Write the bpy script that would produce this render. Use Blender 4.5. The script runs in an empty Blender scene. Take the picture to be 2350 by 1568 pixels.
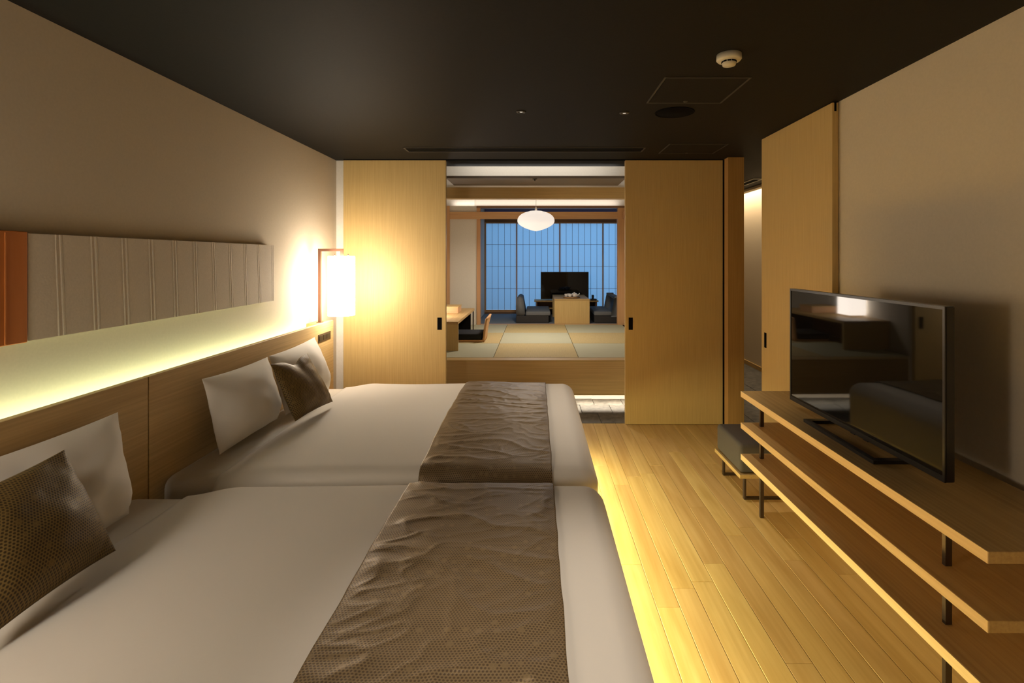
import bpy, bmesh, math, random
from mathutils import Vector, Matrix, noise
random.seed(4)
sc = bpy.context.scene
C = sc.collection
PI = math.pi

# ------------------------------------------------------------------ camera
FPX = 1190.0
EYE = 1.51
cam = bpy.data.cameras.new('camera'); camo = bpy.data.objects.new('camera', cam); C.objects.link(camo)
camo.location = (0, 0, EYE); camo.rotation_euler = (PI/2, 0, 0)
cam.sensor_width = 36; cam.lens = FPX/2350*36
cam.shift_x = -(1230-1175)/2350; cam.shift_y = -(784-592)/2350
cam.clip_start = 0.02
sc.camera = camo
sc.view_settings.view_transform = 'Standard'
sc.view_settings.look = 'None'
sc.view_settings.gamma = 1.0
sc.view_settings.use_curve_mapping = False
sc.view_settings.exposure = 0.62

# ------------------------------------------------------------------ world: dusk sky (seen only through the paper screens)
w = bpy.data.worlds.new('dusk'); sc.world = w; w.use_nodes = True
w.node_tree.nodes['Background'].inputs[0].default_value = (0.19, 0.46, 0.84, 1)
w.node_tree.nodes['Background'].inputs[1].default_value = 1.2

# ------------------------------------------------------------------ large lights (cove strips and ceiling downlights)
def area(name, loc, d, along, lx, ly, power, col, spread=None):
    L = bpy.data.lights.new(name, 'AREA'); L.shape = 'RECTANGLE'; L.size = lx; L.size_y = ly
    L.energy = power; L.color = col
    if spread: L.spread = math.radians(spread)
    o = bpy.data.objects.new(name, L); C.objects.link(o)
    z = -Vector(d).normalized(); x = Vector(along).normalized(); y = z.cross(x).normalized(); x = y.cross(z)
    m = Matrix((x, y, z)).transposed().to_4x4(); m.translation = Vector(loc); o.matrix_world = m
    return o
WARM = (1.0, 0.76, 0.46)
area('headboard_led_light', (-1.775, 2.2, 0.93), (-0.16, 0, 1), (0, 1, 0), 3.9, 0.03, 4.6, (0.84, 1.0, 0.66))
area('underbed_led_light', (0.14, 2.3, 0.195), (0.68, 0, -0.72), (0, 1, 0), 3.2, 0.025, 29.0, (1.0, 0.90, 0.44))
area('platform_led_light', (0.0, 5.365, 0.1135), (0, -0.1, -1), (1, 0, 0), 2.7, 0.012, 12.0, (1.0, 0.86, 0.66))
area('corridor_cove_light', (0.0, 5.12, 2.31), (0, 0.35, 1), (1, 0, 0), 1.6, 0.03, 3.0, (1.0, 0.95, 0.88))
area('tatami_cove_light', (0.0, 8.13, 2.335), (0, 0.35, 1), (1, 0, 0), 2.6, 0.03, 2.2, (1.0, 0.90, 0.80))
area('hall_wash_light', (2.85, 6.4, 2.52), (0.25, 0, -1), (0, 1, 0), 3.4, 0.03, 23.0, (1.0, 0.76, 0.48))
def spot(name, loc, power, size, col, rad=0.03):
    L = bpy.data.lights.new(name, 'SPOT'); L.energy = power; L.spot_size = math.radians(size); L.spot_blend = 1.0
    L.shadow_soft_size = rad; L.color = col
    o = bpy.data.objects.new(name, L); C.objects.link(o); o.location = loc; return o
spot('downlight_beam', (0.542, 3.18, 2.385), 34.0, 75, (1.0, 0.86, 0.70))
spot('downlight_beam', (0.22, 1.25, 2.385), 54.0, 56, (1.0, 0.86, 0.70))
spot('downlight_beam', (-0.09, 3.155, 2.385), 10.0, 75, (1.0, 0.86, 0.70))

# ------------------------------------------------------------------ materials
def mat(name, col=(0.5, 0.5, 0.5), rough=0.6, metal=0.0, emit=None, estr=0.0, spec=0.5):
    m = bpy.data.materials.new(name); m.use_nodes = True
    b = m.node_tree.nodes['Principled BSDF']
    b.inputs['Base Color'].default_value = (*col, 1); b.inputs['Roughness'].default_value = rough
    b.inputs['Metallic'].default_value = metal; b.inputs['Specular IOR Level'].default_value = spec
    if emit:
        b.inputs['Emission Color'].default_value = (*emit, 1); b.inputs['Emission Strength'].default_value = estr
    return m
def nd(m, typ, **kw):
    n = m.node_tree.nodes.new(typ)
    for k, v in kw.items(): setattr(n, k, v)
    return n
def ln(m, a, b): m.node_tree.links.new(a, b)
def bs(m): return m.node_tree.nodes['Principled BSDF']
def noisy(name, c1, c2, scale, rough=0.7, bump=0.0, spec=0.4, stretch=(1, 1, 1), detail=4):
    m = mat(name, c1, rough, spec=spec)
    tc = nd(m, 'ShaderNodeTexCoord'); mp = nd(m, 'ShaderNodeMapping'); mp.inputs['Scale'].default_value = stretch
    n = nd(m, 'ShaderNodeTexNoise'); n.inputs['Scale'].default_value = scale; n.inputs['Detail'].default_value = detail
    r = nd(m, 'ShaderNodeValToRGB'); r.color_ramp.elements[0].position = 0.3; r.color_ramp.elements[1].position = 0.7
    r.color_ramp.elements[0].color = (*c1, 1); r.color_ramp.elements[1].color = (*c2, 1)
    ln(m, tc.outputs['Object'], mp.inputs[0]); ln(m, mp.outputs[0], n.inputs['Vector']); ln(m, n.outputs[0], r.inputs[0])
    ln(m, r.outputs[0], bs(m).inputs['Base Color'])
    if bump:
        bp = nd(m, 'ShaderNodeBump'); bp.inputs['Strength'].default_value = bump; bp.inputs['Distance'].default_value = 0.004
        ln(m, n.outputs[0], bp.inputs['Height']); ln(m, bp.outputs[0], bs(m).inputs['Normal'])
    return m
def wood(name, c1, c2, axis, fine=60, rough=0.45, vary=0.12, figure=0.35, spec=0.4):
    m = mat(name, c1, rough, spec=spec)
    tc = nd(m, 'ShaderNodeTexCoord'); oi = nd(m, 'ShaderNodeObjectInfo')
    add = nd(m, 'ShaderNodeVectorMath', operation='ADD'); sc_ = nd(m, 'ShaderNodeVectorMath', operation='SCALE')
    cb = nd(m, 'ShaderNodeCombineXYZ')
    for k in range(3): ln(m, oi.outputs['Random'], cb.inputs[k])
    ln(m, cb.outputs[0], sc_.inputs[0]); sc_.inputs['Scale'].default_value = 7.3
    ln(m, tc.outputs['Object'], add.inputs[0]); ln(m, sc_.outputs[0], add.inputs[1])
    def tex(s_across, s_along, detail, dist):
        mp = nd(m, 'ShaderNodeMapping'); s = [s_across]*3; s['xyz'.index(axis)] = s_along
        mp.inputs['Scale'].default_value = s
        n = nd(m, 'ShaderNodeTexNoise'); n.inputs['Scale'].default_value = 1.0; n.inputs['Detail'].default_value = detail
        n.inputs['Distortion'].default_value = dist
        ln(m, add.outputs[0], mp.inputs[0]); ln(m, mp.outputs[0], n.inputs['Vector']); return n.outputs[0]
    a = tex(fine, fine*0.02, 5, 0.0); b = tex(9, 0.9, 3, 1.4)
    mx = nd(m, 'ShaderNodeMix'); mx.inputs[0].default_value = figure
    ln(m, a, mx.inputs[2]); ln(m, b, mx.inputs[3])
    r = nd(m, 'ShaderNodeValToRGB'); r.color_ramp.elements[0].position = 0.34; r.color_ramp.elements[1].position = 0.66
    r.color_ramp.elements[0].color = (*c1, 1); r.color_ramp.elements[1].color = (*c2, 1)
    ln(m, mx.outputs[0], r.inputs[0])
    hs = nd(m, 'ShaderNodeHueSaturation')
    mr = nd(m, 'ShaderNodeMapRange'); mr.inputs['To Min'].default_value = 1-vary; mr.inputs['To Max'].default_value = 1+vary
    mh = nd(m, 'ShaderNodeMapRange'); mh.inputs['To Min'].default_value = 0.5-vary*0.07; mh.inputs['To Max'].default_value = 0.5+vary*0.07
    ln(m, oi.outputs['Random'], mr.inputs[0]); ln(m, mr.outputs[0], hs.inputs['Value'])
    ln(m, oi.outputs['Random'], mh.inputs[0]); ln(m, mh.outputs[0], hs.inputs['Hue'])
    ln(m, r.outputs[0], hs.inputs['Color']); ln(m, hs.outputs[0], bs(m).inputs['Base Color'])
    bp = nd(m, 'ShaderNodeBump'); bp.inputs['Strength'].default_value = 0.08; bp.inputs['Distance'].default_value = 0.002
    ln(m, a, bp.inputs['Height']); ln(m, bp.outputs[0], bs(m).inputs['Normal'])
    return m
def linen(name, c, scale=700):
    m = mat(name, c, 0.9, spec=0.15)
    bs(m).inputs['Sheen Weight'].default_value = 0.15
    tc = nd(m, 'ShaderNodeTexCoord'); n = nd(m, 'ShaderNodeTexNoise'); n.inputs['Scale'].default_value = scale
    bp = nd(m, 'ShaderNodeBump'); bp.inputs['Strength'].default_value = 0.06; bp.inputs['Distance'].default_value = 0.001
    ln(m, tc.outputs['Object'], n.inputs['Vector']); ln(m, n.outputs[0], bp.inputs['Height']); ln(m, bp.outputs[0], bs(m).inputs['Normal'])
    return m
def brocade(name, pitch, lo, hi, metal, rough):
    """brown silk-like cloth woven with a fine hexagon lattice and scattered gold medallions (UVs in metres)"""
    m = mat(name, (0.1, 0.06, 0.02), rough, spec=0.35)
    uv = nd(m, 'ShaderNodeUVMap'); 
    def sub(off):
        # centred hex lattice: rectangular cell pitch x pitch*1.732
        a = nd(m, 'ShaderNodeVectorMath', operation='ADD'); a.inputs[1].default_value = off
        d = nd(m, 'ShaderNodeVectorMath', operation='DIVIDE'); d.inputs[1].default_value = (pitch, pitch*1.732, 1)
        f = nd(m, 'ShaderNodeVectorMath', operation='FRACTION')
        s = nd(m, 'ShaderNodeVectorMath', operation='SUBTRACT'); s.inputs[1].default_value = (0.5, 0.5, 0)
        k = nd(m, 'ShaderNodeVectorMath', operation='MULTIPLY'); k.inputs[1].default_value = (1, 1.732, 0)
        l = nd(m, 'ShaderNodeVectorMath', operation='LENGTH')
        ln(m, uv.outputs[0], a.inputs[0]); ln(m, a.outputs[0], d.inputs[0]); ln(m, d.outputs[0], f.inputs[0])
        ln(m, f.outputs[0], s.inputs[0]); ln(m, s.outputs[0], k.inputs[0]); ln(m, k.outputs[0], l.inputs[0])
        return l.outputs['Value']
    mn = nd(m, 'ShaderNodeMath', operation='MINIMUM')
    ln(m, sub((5, 5, 0)), mn.inputs[0]); ln(m, sub((5+pitch/2, 5+pitch*0.866, 0)), mn.inputs[1])
    lat = nd(m, 'ShaderNodeMapRange'); lat.inputs['From Min'].default_value = 0.24; lat.inputs['From Max'].default_value = 0.40
    ln(m, mn.outputs[0], lat.inputs[0])
    v = nd(m, 'ShaderNodeTexVoronoi'); v.inputs['Scale'].default_value = 1/(pitch*4.2); v.inputs['Randomness'].default_value = 0.55
    ln(m, uv.outputs[0], v.inputs['Vector'])
    med = nd(m, 'ShaderNodeMapRange'); med.inputs['From Min'].default_value = 0.30; med.inputs['From Max'].default_value = 0.2
    ln(m, v.outputs['Distance'], med.inputs[0])
    mx = nd(m, 'ShaderNodeMath', operation='MAXIMUM'); hm = nd(m, 'ShaderNodeMath', operation='MULTIPLY'); hm.inputs[1].default_value = 0.8
    ln(m, med.outputs[0], hm.inputs[0]); ln(m, lat.outputs[0], mx.inputs[0]); ln(m, hm.outputs[0], mx.inputs[1])
    r = nd(m, 'ShaderNodeValToRGB')
    r.color_ramp.elements[0].color = (*lo, 1); r.color_ramp.elements[1].color = (*hi, 1)
    ln(m, mx.outputs[0], r.inputs[0]); ln(m, r.outputs[0], bs(m).inputs['Base Color'])
    me = nd(m, 'ShaderNodeMath', operation='MULTIPLY'); me.inputs[1].default_value = metal
    ln(m, mx.outputs[0], me.inputs[0]); ln(m, me.outputs[0], bs(m).inputs['Metallic'])
    bp = nd(m, 'ShaderNodeBump'); bp.inputs['Strength'].default_value = 0.25; bp.inputs['Distance'].default_value = 0.001
    ln(m, mx.outputs[0], bp.inputs['Height']); ln(m, bp.outputs[0], bs(m).inputs['Normal'])
    return m

M = {}
M['wall'] = noisy('wall_plaster', (0.59, 0.51, 0.385), (0.62, 0.535, 0.405), 90, 0.85, 0.05, 0.2)
M['plaster'] = noisy('pale_plaster', (0.70, 0.65, 0.57), (0.74, 0.69, 0.61), 70, 0.85, 0.05, 0.2)
M['ceil'] = noisy('dark_ceiling', (0.0125, 0.0108, 0.0088), (0.015, 0.013, 0.0105), 60, 0.65, 0.03, 0.12)
M['ceil_line'] = mat('ceiling_trim', (0.05, 0.042, 0.031), 0.6)
M['black'] = mat('black_gap', (0.005, 0.0045, 0.004), 0.95, spec=0.05)
M['oak_z'] = wood('oak_veneer_upright', (0.55, 0.375, 0.145), (0.62, 0.44, 0.18), 'z', 170, 0.5, 0.03, 0.08)
M['oak_y'] = wood('oak_veneer_lengthwise', (0.42, 0.27, 0.10), (0.55, 0.37, 0.15), 'y', 90, 0.5, 0.05, 0.3)
M['oak_x'] = wood('oak_veneer_crosswise', (0.42, 0.27, 0.10), (0.54, 0.36, 0.145), 'x', 90, 0.5, 0.05, 0.3)
M['oak_x_lit'] = wood('lightened_oak_beam', (0.54, 0.36, 0.15), (0.66, 0.46, 0.20), 'x', 90, 0.5, 0.05, 0.3)  # crosswise oak lightened to stand in for missing corridor light
M['oak_head'] = wood('headboard_oak', (0.50, 0.335, 0.14), (0.66, 0.46, 0.205), 'y', 90, 0.5, 0.03, 0.3)
M['pale_edge'] = wood('pale_edge_band', (0.70, 0.50, 0.24), (0.80, 0.60, 0.31), 'y', 90, 0.55, 0.03, 0.2)
M['post'] = wood('dark_oak_post', (0.42, 0.235, 0.07), (0.50, 0.29, 0.095), 'z', 110, 0.5, 0.03, 0.2)
M['plank'] = wood('floor_plank_wood', (0.58, 0.365, 0.125), (0.77, 0.55, 0.235), 'y', 45, 0.38, 0.08, 0.6)
M['cedar_x'] = wood('cedar_beam', (0.56, 0.31, 0.14), (0.66, 0.40, 0.19), 'x', 80, 0.55, 0.04, 0.3)
M['cedar_z'] = wood('cedar_post', (0.54, 0.29, 0.13), (0.64, 0.37, 0.18), 'z', 80, 0.55, 0.04, 0.3)
M['lintel'] = wood('brown_lintel', (0.20, 0.10, 0.05), (0.26, 0.14, 0.07), 'x', 80, 0.55, 0.04, 0.3)
M['stone'] = noisy('dark_slate', (0.06, 0.058, 0.053), (0.14, 0.132, 0.118), 18, 0.55, 0.5, 0.4, detail=8)
M['tat_a'] = noisy('tatami_sheen_gold', (0.43, 0.33, 0.15), (0.53, 0.42, 0.21), 1, 0.75, 0.1, 0.3, (400, 6, 1))  # both mats are one straw; sheen of the weave direction painted as two tones
M['tat_b'] = noisy('tatami_sheen_grey', (0.40, 0.39, 0.27), (0.48, 0.47, 0.34), 1, 0.75, 0.1, 0.3, (6, 400, 1))
M['cove_panel'] = mat('grey_brown_panel', (0.17, 0.15, 0.145), 0.4)
M['carpet'] = noisy('blue_grey_mat', (0.16, 0.19, 0.22), (0.21, 0.24, 0.28), 300, 0.9, 0.2)
M['sofa'] = noisy('grey_upholstery', (0.13, 0.14, 0.15), (0.17, 0.18, 0.19), 500, 0.9, 0.2)
M['sofa_dark'] = noisy('dark_upholstery', (0.032, 0.03, 0.03), (0.045, 0.042, 0.04), 500, 0.9, 0.2)
M['ottoman'] = noisy('charcoal_upholstery', (0.070, 0.060, 0.050), (0.095, 0.082, 0.07), 600, 0.9, 0.2)
M['plastic'] = mat('black_plastic', (0.012, 0.011, 0.010), 0.28)
M['screen'] = mat('tv_glass', (0.004, 0.004, 0.004), 0.035, spec=0.38)
M['metal'] = mat('dark_bronze_metal', (0.10, 0.075, 0.055), 0.35, 0.8)
M['copper'] = mat('brown_painted_metal', (0.19, 0.085, 0.05), 0.4, 0.3)
M['steel'] = mat('steel', (0.5, 0.48, 0.45), 0.25, 1.0)
M['linen'] = linen('white_linen', (0.72, 0.68, 0.62))
M['sheet'] = linen('white_sheet', (0.68, 0.64, 0.57))
M['runner'] = brocade('brown_brocade', 0.0088, (0.085, 0.052, 0.024), (0.24, 0.168, 0.084), 0.3, 0.47)
M['gold'] = brocade('gold_brocade', 0.0092, (0.045, 0.027, 0.008), (0.20, 0.132, 0.042), 0.25, 0.55)
M['art'] = noisy('art_paper', (0.64, 0.56, 0.45), (0.69, 0.605, 0.49), 120, 0.8, 0.12, 0.2)
M['orange'] = noisy('orange_cloth', (0.52, 0.165, 0.035), (0.60, 0.21, 0.055), 3, 0.7, 0.1, 0.2, (1, 6, 1))
M['cream'] = mat('cream_plastic', (0.66, 0.60, 0.46), 0.45)
M['black_cush'] = noisy('black_cushion', (0.012, 0.012, 0.013), (0.02, 0.02, 0.022), 400, 0.9, 0.1)
M['porcelain'] = mat('white_porcelain', (0.78, 0.74, 0.69), 0.3)
M['basket'] = noisy('bamboo_basket', (0.30, 0.17, 0.08), (0.42, 0.26, 0.13), 160, 0.6, 0.3)
M['socket'] = mat('bronze_plate', (0.10, 0.065, 0.035), 0.4, 0.4)
# fabric lamp shade that glows
m = mat('glowing_shade', (0.85, 0.83, 0.8), 0.8, emit=(1.0, 0.875, 0.72), estr=13.0)
tc = nd(m, 'ShaderNodeTexCoord'); wv = nd(m, 'ShaderNodeTexWave'); wv.bands_direction = 'Z'; wv.inputs['Scale'].default_value = 28
mr = nd(m, 'ShaderNodeMapRange'); mr.inputs['To Min'].default_value = 16.0; mr.inputs['To Max'].default_value = 20.0
ln(m, tc.outputs['Object'], wv.inputs['Vector']); ln(m, wv.outputs[1], mr.inputs[0]); ln(m, mr.outputs[0], bs(m).inputs['Emission Strength'])
M['shade'] = m
M['lantern'] = mat('glowing_lantern_paper', (0.8, 0.78, 0.74), 0.85, emit=(1.0, 0.92, 0.86), estr=0.45)
M['desk_glow'] = mat('glowing_desk_shade', (0.8, 0.78, 0.74), 0.85, emit=(1.0, 0.88, 0.76), estr=9.0)
# washi paper: lets the dusk through
m = bpy.data.materials.new('washi_paper'); m.use_nodes = True; nt = m.node_tree; nt.nodes.clear()
o_ = nt.nodes.new('ShaderNodeOutputMaterial'); mix = nt.nodes.new('ShaderNodeMixShader'); mix.inputs[0].default_value = 0.62
df = nt.nodes.new('ShaderNodeBsdfDiffuse'); df.inputs[0].default_value = (0.6, 0.6, 0.6, 1)
tl = nt.nodes.new('ShaderNodeBsdfTranslucent'); tl.inputs[0].default_value = (0.86, 0.88, 0.9, 1)
nt.links.new(df.outputs[0], mix.inputs[1]); nt.links.new(tl.outputs[0], mix.inputs[2]); nt.links.new(mix.outputs[0], o_.inputs[0])
M['washi'] = m
m = bpy.data.materials.new('dark_frosted_glass'); m.use_nodes = True; nt = m.node_tree; nt.nodes.clear()
o_ = nt.nodes.new('ShaderNodeOutputMaterial'); mix = nt.nodes.new('ShaderNodeMixShader'); mix.inputs[0].default_value = 0.7
df = nt.nodes.new('ShaderNodeBsdfDiffuse'); df.inputs[0].default_value = (0.03, 0.03, 0.04, 1)
tl = nt.nodes.new('ShaderNodeBsdfTranslucent'); tl.inputs[0].default_value = (0.36, 0.24, 0.26, 1)
nt.links.new(df.outputs[0], mix.inputs[1]); nt.links.new(tl.outputs[0], mix.inputs[2]); nt.links.new(mix.outputs[0], o_.inputs[0])
M['frosted'] = m

# ------------------------------------------------------------------ helpers
def tag(o, label=None, cat=None, group=None, kind=None):
    if label: o['label'] = label
    if cat: o['category'] = cat
    if group: o['group'] = group
    if kind: o['kind'] = kind
    return o
def wpos(p):
    v = Vector((0, 0, 0))
    while p: v += p.location; p = p.parent
    return v
def link(name, verts, faces, material, parent=None, smooth=False, uvs=None):
    vs = [Vector(v) for v in verts]
    lo = [min(v[k] for v in vs) for k in range(3)]; hi = [max(v[k] for v in vs) for k in range(3)]
    base = Vector(((lo[0]+hi[0])/2, (lo[1]+hi[1])/2, lo[2]))
    me = bpy.data.meshes.new(name); me.from_pydata([v-base for v in vs], [], faces); me.update()
    if uvs:
        ul = me.uv_layers.new(name='UVMap')
        for l in me.loops: ul.data[l.index].uv = uvs[l.vertex_index]
    if smooth: me.polygons.foreach_set('use_smooth', [True]*len(me.polygons))
    if material: me.materials.append(material)
    o = bpy.data.objects.new(name, me); C.objects.link(o)
    o.location = base - (wpos(parent) if parent else Vector((0, 0, 0)))
    if parent: o.parent = parent
    return o
def empty(name, loc):
    o = bpy.data.objects.new(name, None); C.objects.link(o); o.location = loc; o.empty_display_size = 0.1; return o
def from_bm(name, bm, material, parent=None, smooth=False):
    bmesh.ops.recalc_face_normals(bm, faces=bm.faces[:])
    bm.verts.ensure_lookup_table()
    vs = [v.co.copy() for v in bm.verts]; bm.verts.index_update(); fs = [[v.index for v in f.verts] for f in bm.faces]
    bm.free(); return link(name, vs, fs, material, parent, smooth)
def bm_box(bm, x0, x1, y0, y1, z0, z1):
    r = bmesh.ops.create_cube(bm, size=1)
    for v in r['verts']:
        v.co = Vector(((x0+x1)/2+v.co.x*(x1-x0), (y0+y1)/2+v.co.y*(y1-y0), (z0+z1)/2+v.co.z*(z1-z0)))
    return r['verts']
def box(name, x0, x1, y0, y1, z0, z1, material, parent=None, bev=0.0, seg=2):
    bm = bmesh.new(); bm_box(bm, x0, x1, y0, y1, z0, z1)
    if bev: bmesh.ops.bevel(bm, geom=bm.edges[:], offset=bev, segments=seg, affect='EDGES', profile=0.5)
    return from_bm(name, bm, M[material], parent, smooth=bev > 0 and seg > 2)
def boxes(name, lst, material, parent=None, bev=0.0):
    bm = bmesh.new()
    for b in lst: bm_box(bm, *b)
    if bev: bmesh.ops.bevel(bm, geom=bm.edges[:], offset=bev, segments=2, affect='EDGES', profile=0.5)
    return from_bm(name, bm, M[material], parent)
def lathe(name, prof, cx, cy, material, parent=None, seg=32, smooth=True, sy=1.0):
    vs = []; fs = []
    for r, z in prof:
        for k in range(seg):
            a = 2*PI*k/seg; vs.append((cx+r*math.cos(a), cy+r*math.sin(a)*sy, z))
    for i in range(len(prof)-1):
        for k in range(seg):
            k2 = (k+1) % seg
            fs.append((i*seg+k, i*seg+k2, (i+1)*seg+k2, (i+1)*seg+k))
    if prof[0][0] > 1e-4: fs.append(tuple(range(seg))[::-1])
    if prof[-1][0] > 1e-4: fs.append(tuple((len(prof)-1)*seg+k for k in range(seg)))
    return link(name, vs, fs, M[material], parent, smooth)
def tube(name, pts, r, material, parent=None, n=6, square=False):
    pts = [Vector(p) for p in pts]; vs = []; fs = []
    if square: n = 4
    up = Vector((0, 0, 1))
    for i, p in enumerate(pts):
        d = (pts[min(i+1, len(pts)-1)]-pts[max(i-1, 0)]).normalized()
        ref = up if abs(d.z) < 0.9 else Vector((0, 1, 0))
        a = d.cross(ref).normalized(); b = a.cross(d).normalized()
        for k in range(n):
            t = 2*PI*(k+0.5)/n; vs.append(p+(a*math.cos(t)+b*math.sin(t))*r)
    for i in range(len(pts)-1):
        for k in range(n):
            k2 = (k+1) % n; fs.append((i*n+k, i*n+k2, (i+1)*n+k2, (i+1)*n+k))
    fs.append(tuple(range(n))[::-1]); fs.append(tuple((len(pts)-1)*n+k for k in range(n)))
    return link(name, vs, fs, M[material], parent)
def copy_to(o, loc, parent):
    c = o.copy(); C.objects.link(c); c.parent = parent; c.location = Vector(loc) - (wpos(parent) if parent else Vector((0, 0, 0))); return c
def struct(o, label=None): o['kind'] = 'structure'; 
def S(name, *a, **k):
    o = box(name, *a, **k); o['kind'] = 'structure'; return o

# ================================================================== THE SETTING
H = 2.40
XL, XR = -1.825, 1.725
YB = 4.74                       # partition behind the sliding doors
# --- bedroom shell
S('wall_left', XL-0.25, XL, -1.3, 10.2, -0.1, 2.75, 'wall')
S('wall_right', XR, XR+0.10, -1.3, 3.02, -0.05, H, 'wall')
S('wall_rear', XL, 3.2, -1.4, -1.3, -0.1, 2.75, 'wall')
S('wall_back_left', XL, -0.87, YB, YB+0.10, 0.0, H, 'plaster')
S('wall_back_right', 0.87, 1.69, YB, YB+0.10, 0.0, H, 'plaster')
# ceiling slab of the bedroom and of the hall beside it
S('ceiling', XL, 2.80, -1.3, 5.04, H, 2.48, 'ceil')
S('ceiling_hall', 1.52, 2.80, 5.04, 8.2, H, 2.48, 'ceil')
S('ceiling_upper', XL-0.25, 3.4, -1.4, 10.2, 2.72, 2.80, 'plaster')
S('floor_slab', XL, 3.2, -1.3, 10.2, -0.15, -0.03, 'black')
S('wall_hall', 3.0, 3.2, -1.3, 10.2, -0.1, 2.75, 'wall')
S('trim_hall_baseboard', 2.985, 3.0, -1.3, 10.0, 0.0, 0.055, 'oak_y')
S('trim_hall_cove', 2.72, 2.80, -1.3, 10.0, 2.37, 2.40, 'wall')
S('wall_hall_end', 1.40, 3.0, 8.2, 8.3, 0.0, 2.75, 'wall')

# plank floor
fl = box('floor', XL, 1.83, -1.3, 4.73, -0.03, -0.012, 'black'); fl['kind'] = 'structure'
PW = 0.102; LEN = 1.21; protos = {}
ncol = int((1.83-XL)/PW)
for i in range(ncol+1):
    x0 = XL+i*PW; x1 = min(x0+PW, 1.83)
    if x1-x0 < 0.02: continue
    y = -1.3-random.random()*LEN
    while y < 4.73:
        y0 = max(y, -1.3); y1 = min(y+LEN, 4.73); y += LEN
        if y1-y0 < 0.01: continue
        key = (round(x1-x0, 4), round(y1-y0, 4))
        dz = random.uniform(-0.0006, 0.0006)
        if key in protos:
            copy_to(protos[key], ((x0+x1)/2, (y0+y1)/2, -0.012+dz), fl)
        else:
            bm = bmesh.new(); vs = bm_box(bm, x0+0.0009, x1-0.0009, y0+0.0007, y1-0.0007, -0.012, 0.0)
            for v in vs:
                pass
            e = [e for e in bm.edges if all(v.co.z > -0.001 for v in e.verts)]
            bmesh.ops.bevel(bm, geom=e, offset=0.0012, segments=1, affect='EDGES')
            protos[key] = from_bm('plank', bm, M['plank'], fl)

# slate tiles of the corridor
ft = box('floor_corridor', XL, 3.0, 4.73, 10.0, -0.035, -0.02, 'black'); ft['kind'] = 'structure'
fh = box('floor_hall', 1.83, 3.0, -1.3, 4.73, -0.03, -0.012, 'stone'); fh['kind'] = 'structure'
TS = 0.30; tp = None; tprot = {}
def tile(x0, x1, y0, y1):
    key = (round(x1-x0, 3), round(y1-y0, 3)); dz = random.uniform(-0.002, 0.001)
    if key in tprot:
        copy_to(tprot[key], ((x0+x1)/2, (y0+y1)/2, -0.02+dz), ft); return
    bm = bmesh.new(); bm_box(bm, x0+0.002, x1-0.002, y0+0.002, y1-0.002, -0.02, -0.001)
    bmesh.ops.bevel(bm, geom=[e for e in bm.edges if all(v.co.z > -0.01 for v in e.verts)], offset=0.002, segments=1, affect='EDGES')
    tprot[key] = from_bm('tile', bm, M['stone'], ft)
for r_ in range(3):
    x = -0.9+0.15*(r_ % 2)
    while x < 1.5:
        tile(x, x+TS, 4.735+r_*TS, 4.735+(r_+1)*TS); x += TS
x = 1.52
while x < 2.97:
    y = 4.735
    while y < 7.6:
        tile(x, min(x+0.49, 2.985), y, y+0.6); y += 0.6
    x += 0.49

# corridor cove ceiling in front of the tatami room
S('ceiling_cove_panel', -0.85, 0.85, 4.90, 5.40, 2.262, 2.285, 'cove_panel')
S('wall_bulkhead', -1.52, 1.52, 5.46, 5.52, 2.243, 2.72, 'plaster')
S('wall_cove_left', XL, -1.30, 5.04, 5.46, 2.26, 2.72, 'plaster')
S('wall_cove_right', 1.30, 1.52, 5.04, 5.46, 2.26, 2.72, 'plaster')
S('ceiling_cove', -1.30, 1.30, 5.04, 5.46, 2.60, 2.64, 'plaster')
S('wall_corridor_left', XL, -1.45, 4.84, 5.5, 0.0, 2.4, 'plaster')
# entrance beam above the platform edge
S('trim_entrance_beam', -1.45, 1.45, 5.39, 5.50, 2.128, 2.243, 'oak_x_lit')
# raised platform
S('floor_platform_base', -1.44, 1.50, 5.56, 9.95, -0.02, 0.115, 'plaster')
pf = S('floor_platform', -1.44, 1.50, 5.32, 9.95, 0.115, 0.445, 'oak_x_lit')
S('trim_platform_lip', -1.44, 1.50, 5.32, 5.335, 0.100, 0.115, 'oak_x')
S('trim_platform_edge', -1.44, 1.50, 5.318, 5.46, 0.445, 0.460, 'oak_x')
S('trim_mat_border', -1.40, 1.40, 8.165, 8.26, 0.445, 0.461, 'cedar_x')
ftat = box('floor_tatami', -1.42, 1.42, 5.46, 8.165, 0.445, 0.448, 'black'); ftat['kind'] = 'structure'
ta = {}
for r_ in range(3):
    for c_ in range(3):
        x0 = -1.35+0.9*c_; y0 = 5.461+0.9013*r_
        k = 'tat_a' if (r_+c_) % 2 else 'tat_b'
        if k in ta: copy_to(ta[k], (x0+0.45, y0+0.45, 0.448), ftat)
        else: ta[k] = box('tatami_mat', x0+0.0025, x0+0.8975, y0+0.002, y0+0.899, 0.448, 0.461, k, ftat, 0.003, 1)
S('floor_alcove_mat', -1.0, 1.90, 8.26, 9.80, 0.445, 0.458, 'carpet')
S('floor_alcove_base', 1.50, 1.90, 8.3, 9.95, 0.0, 0.445, 'black')
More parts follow.
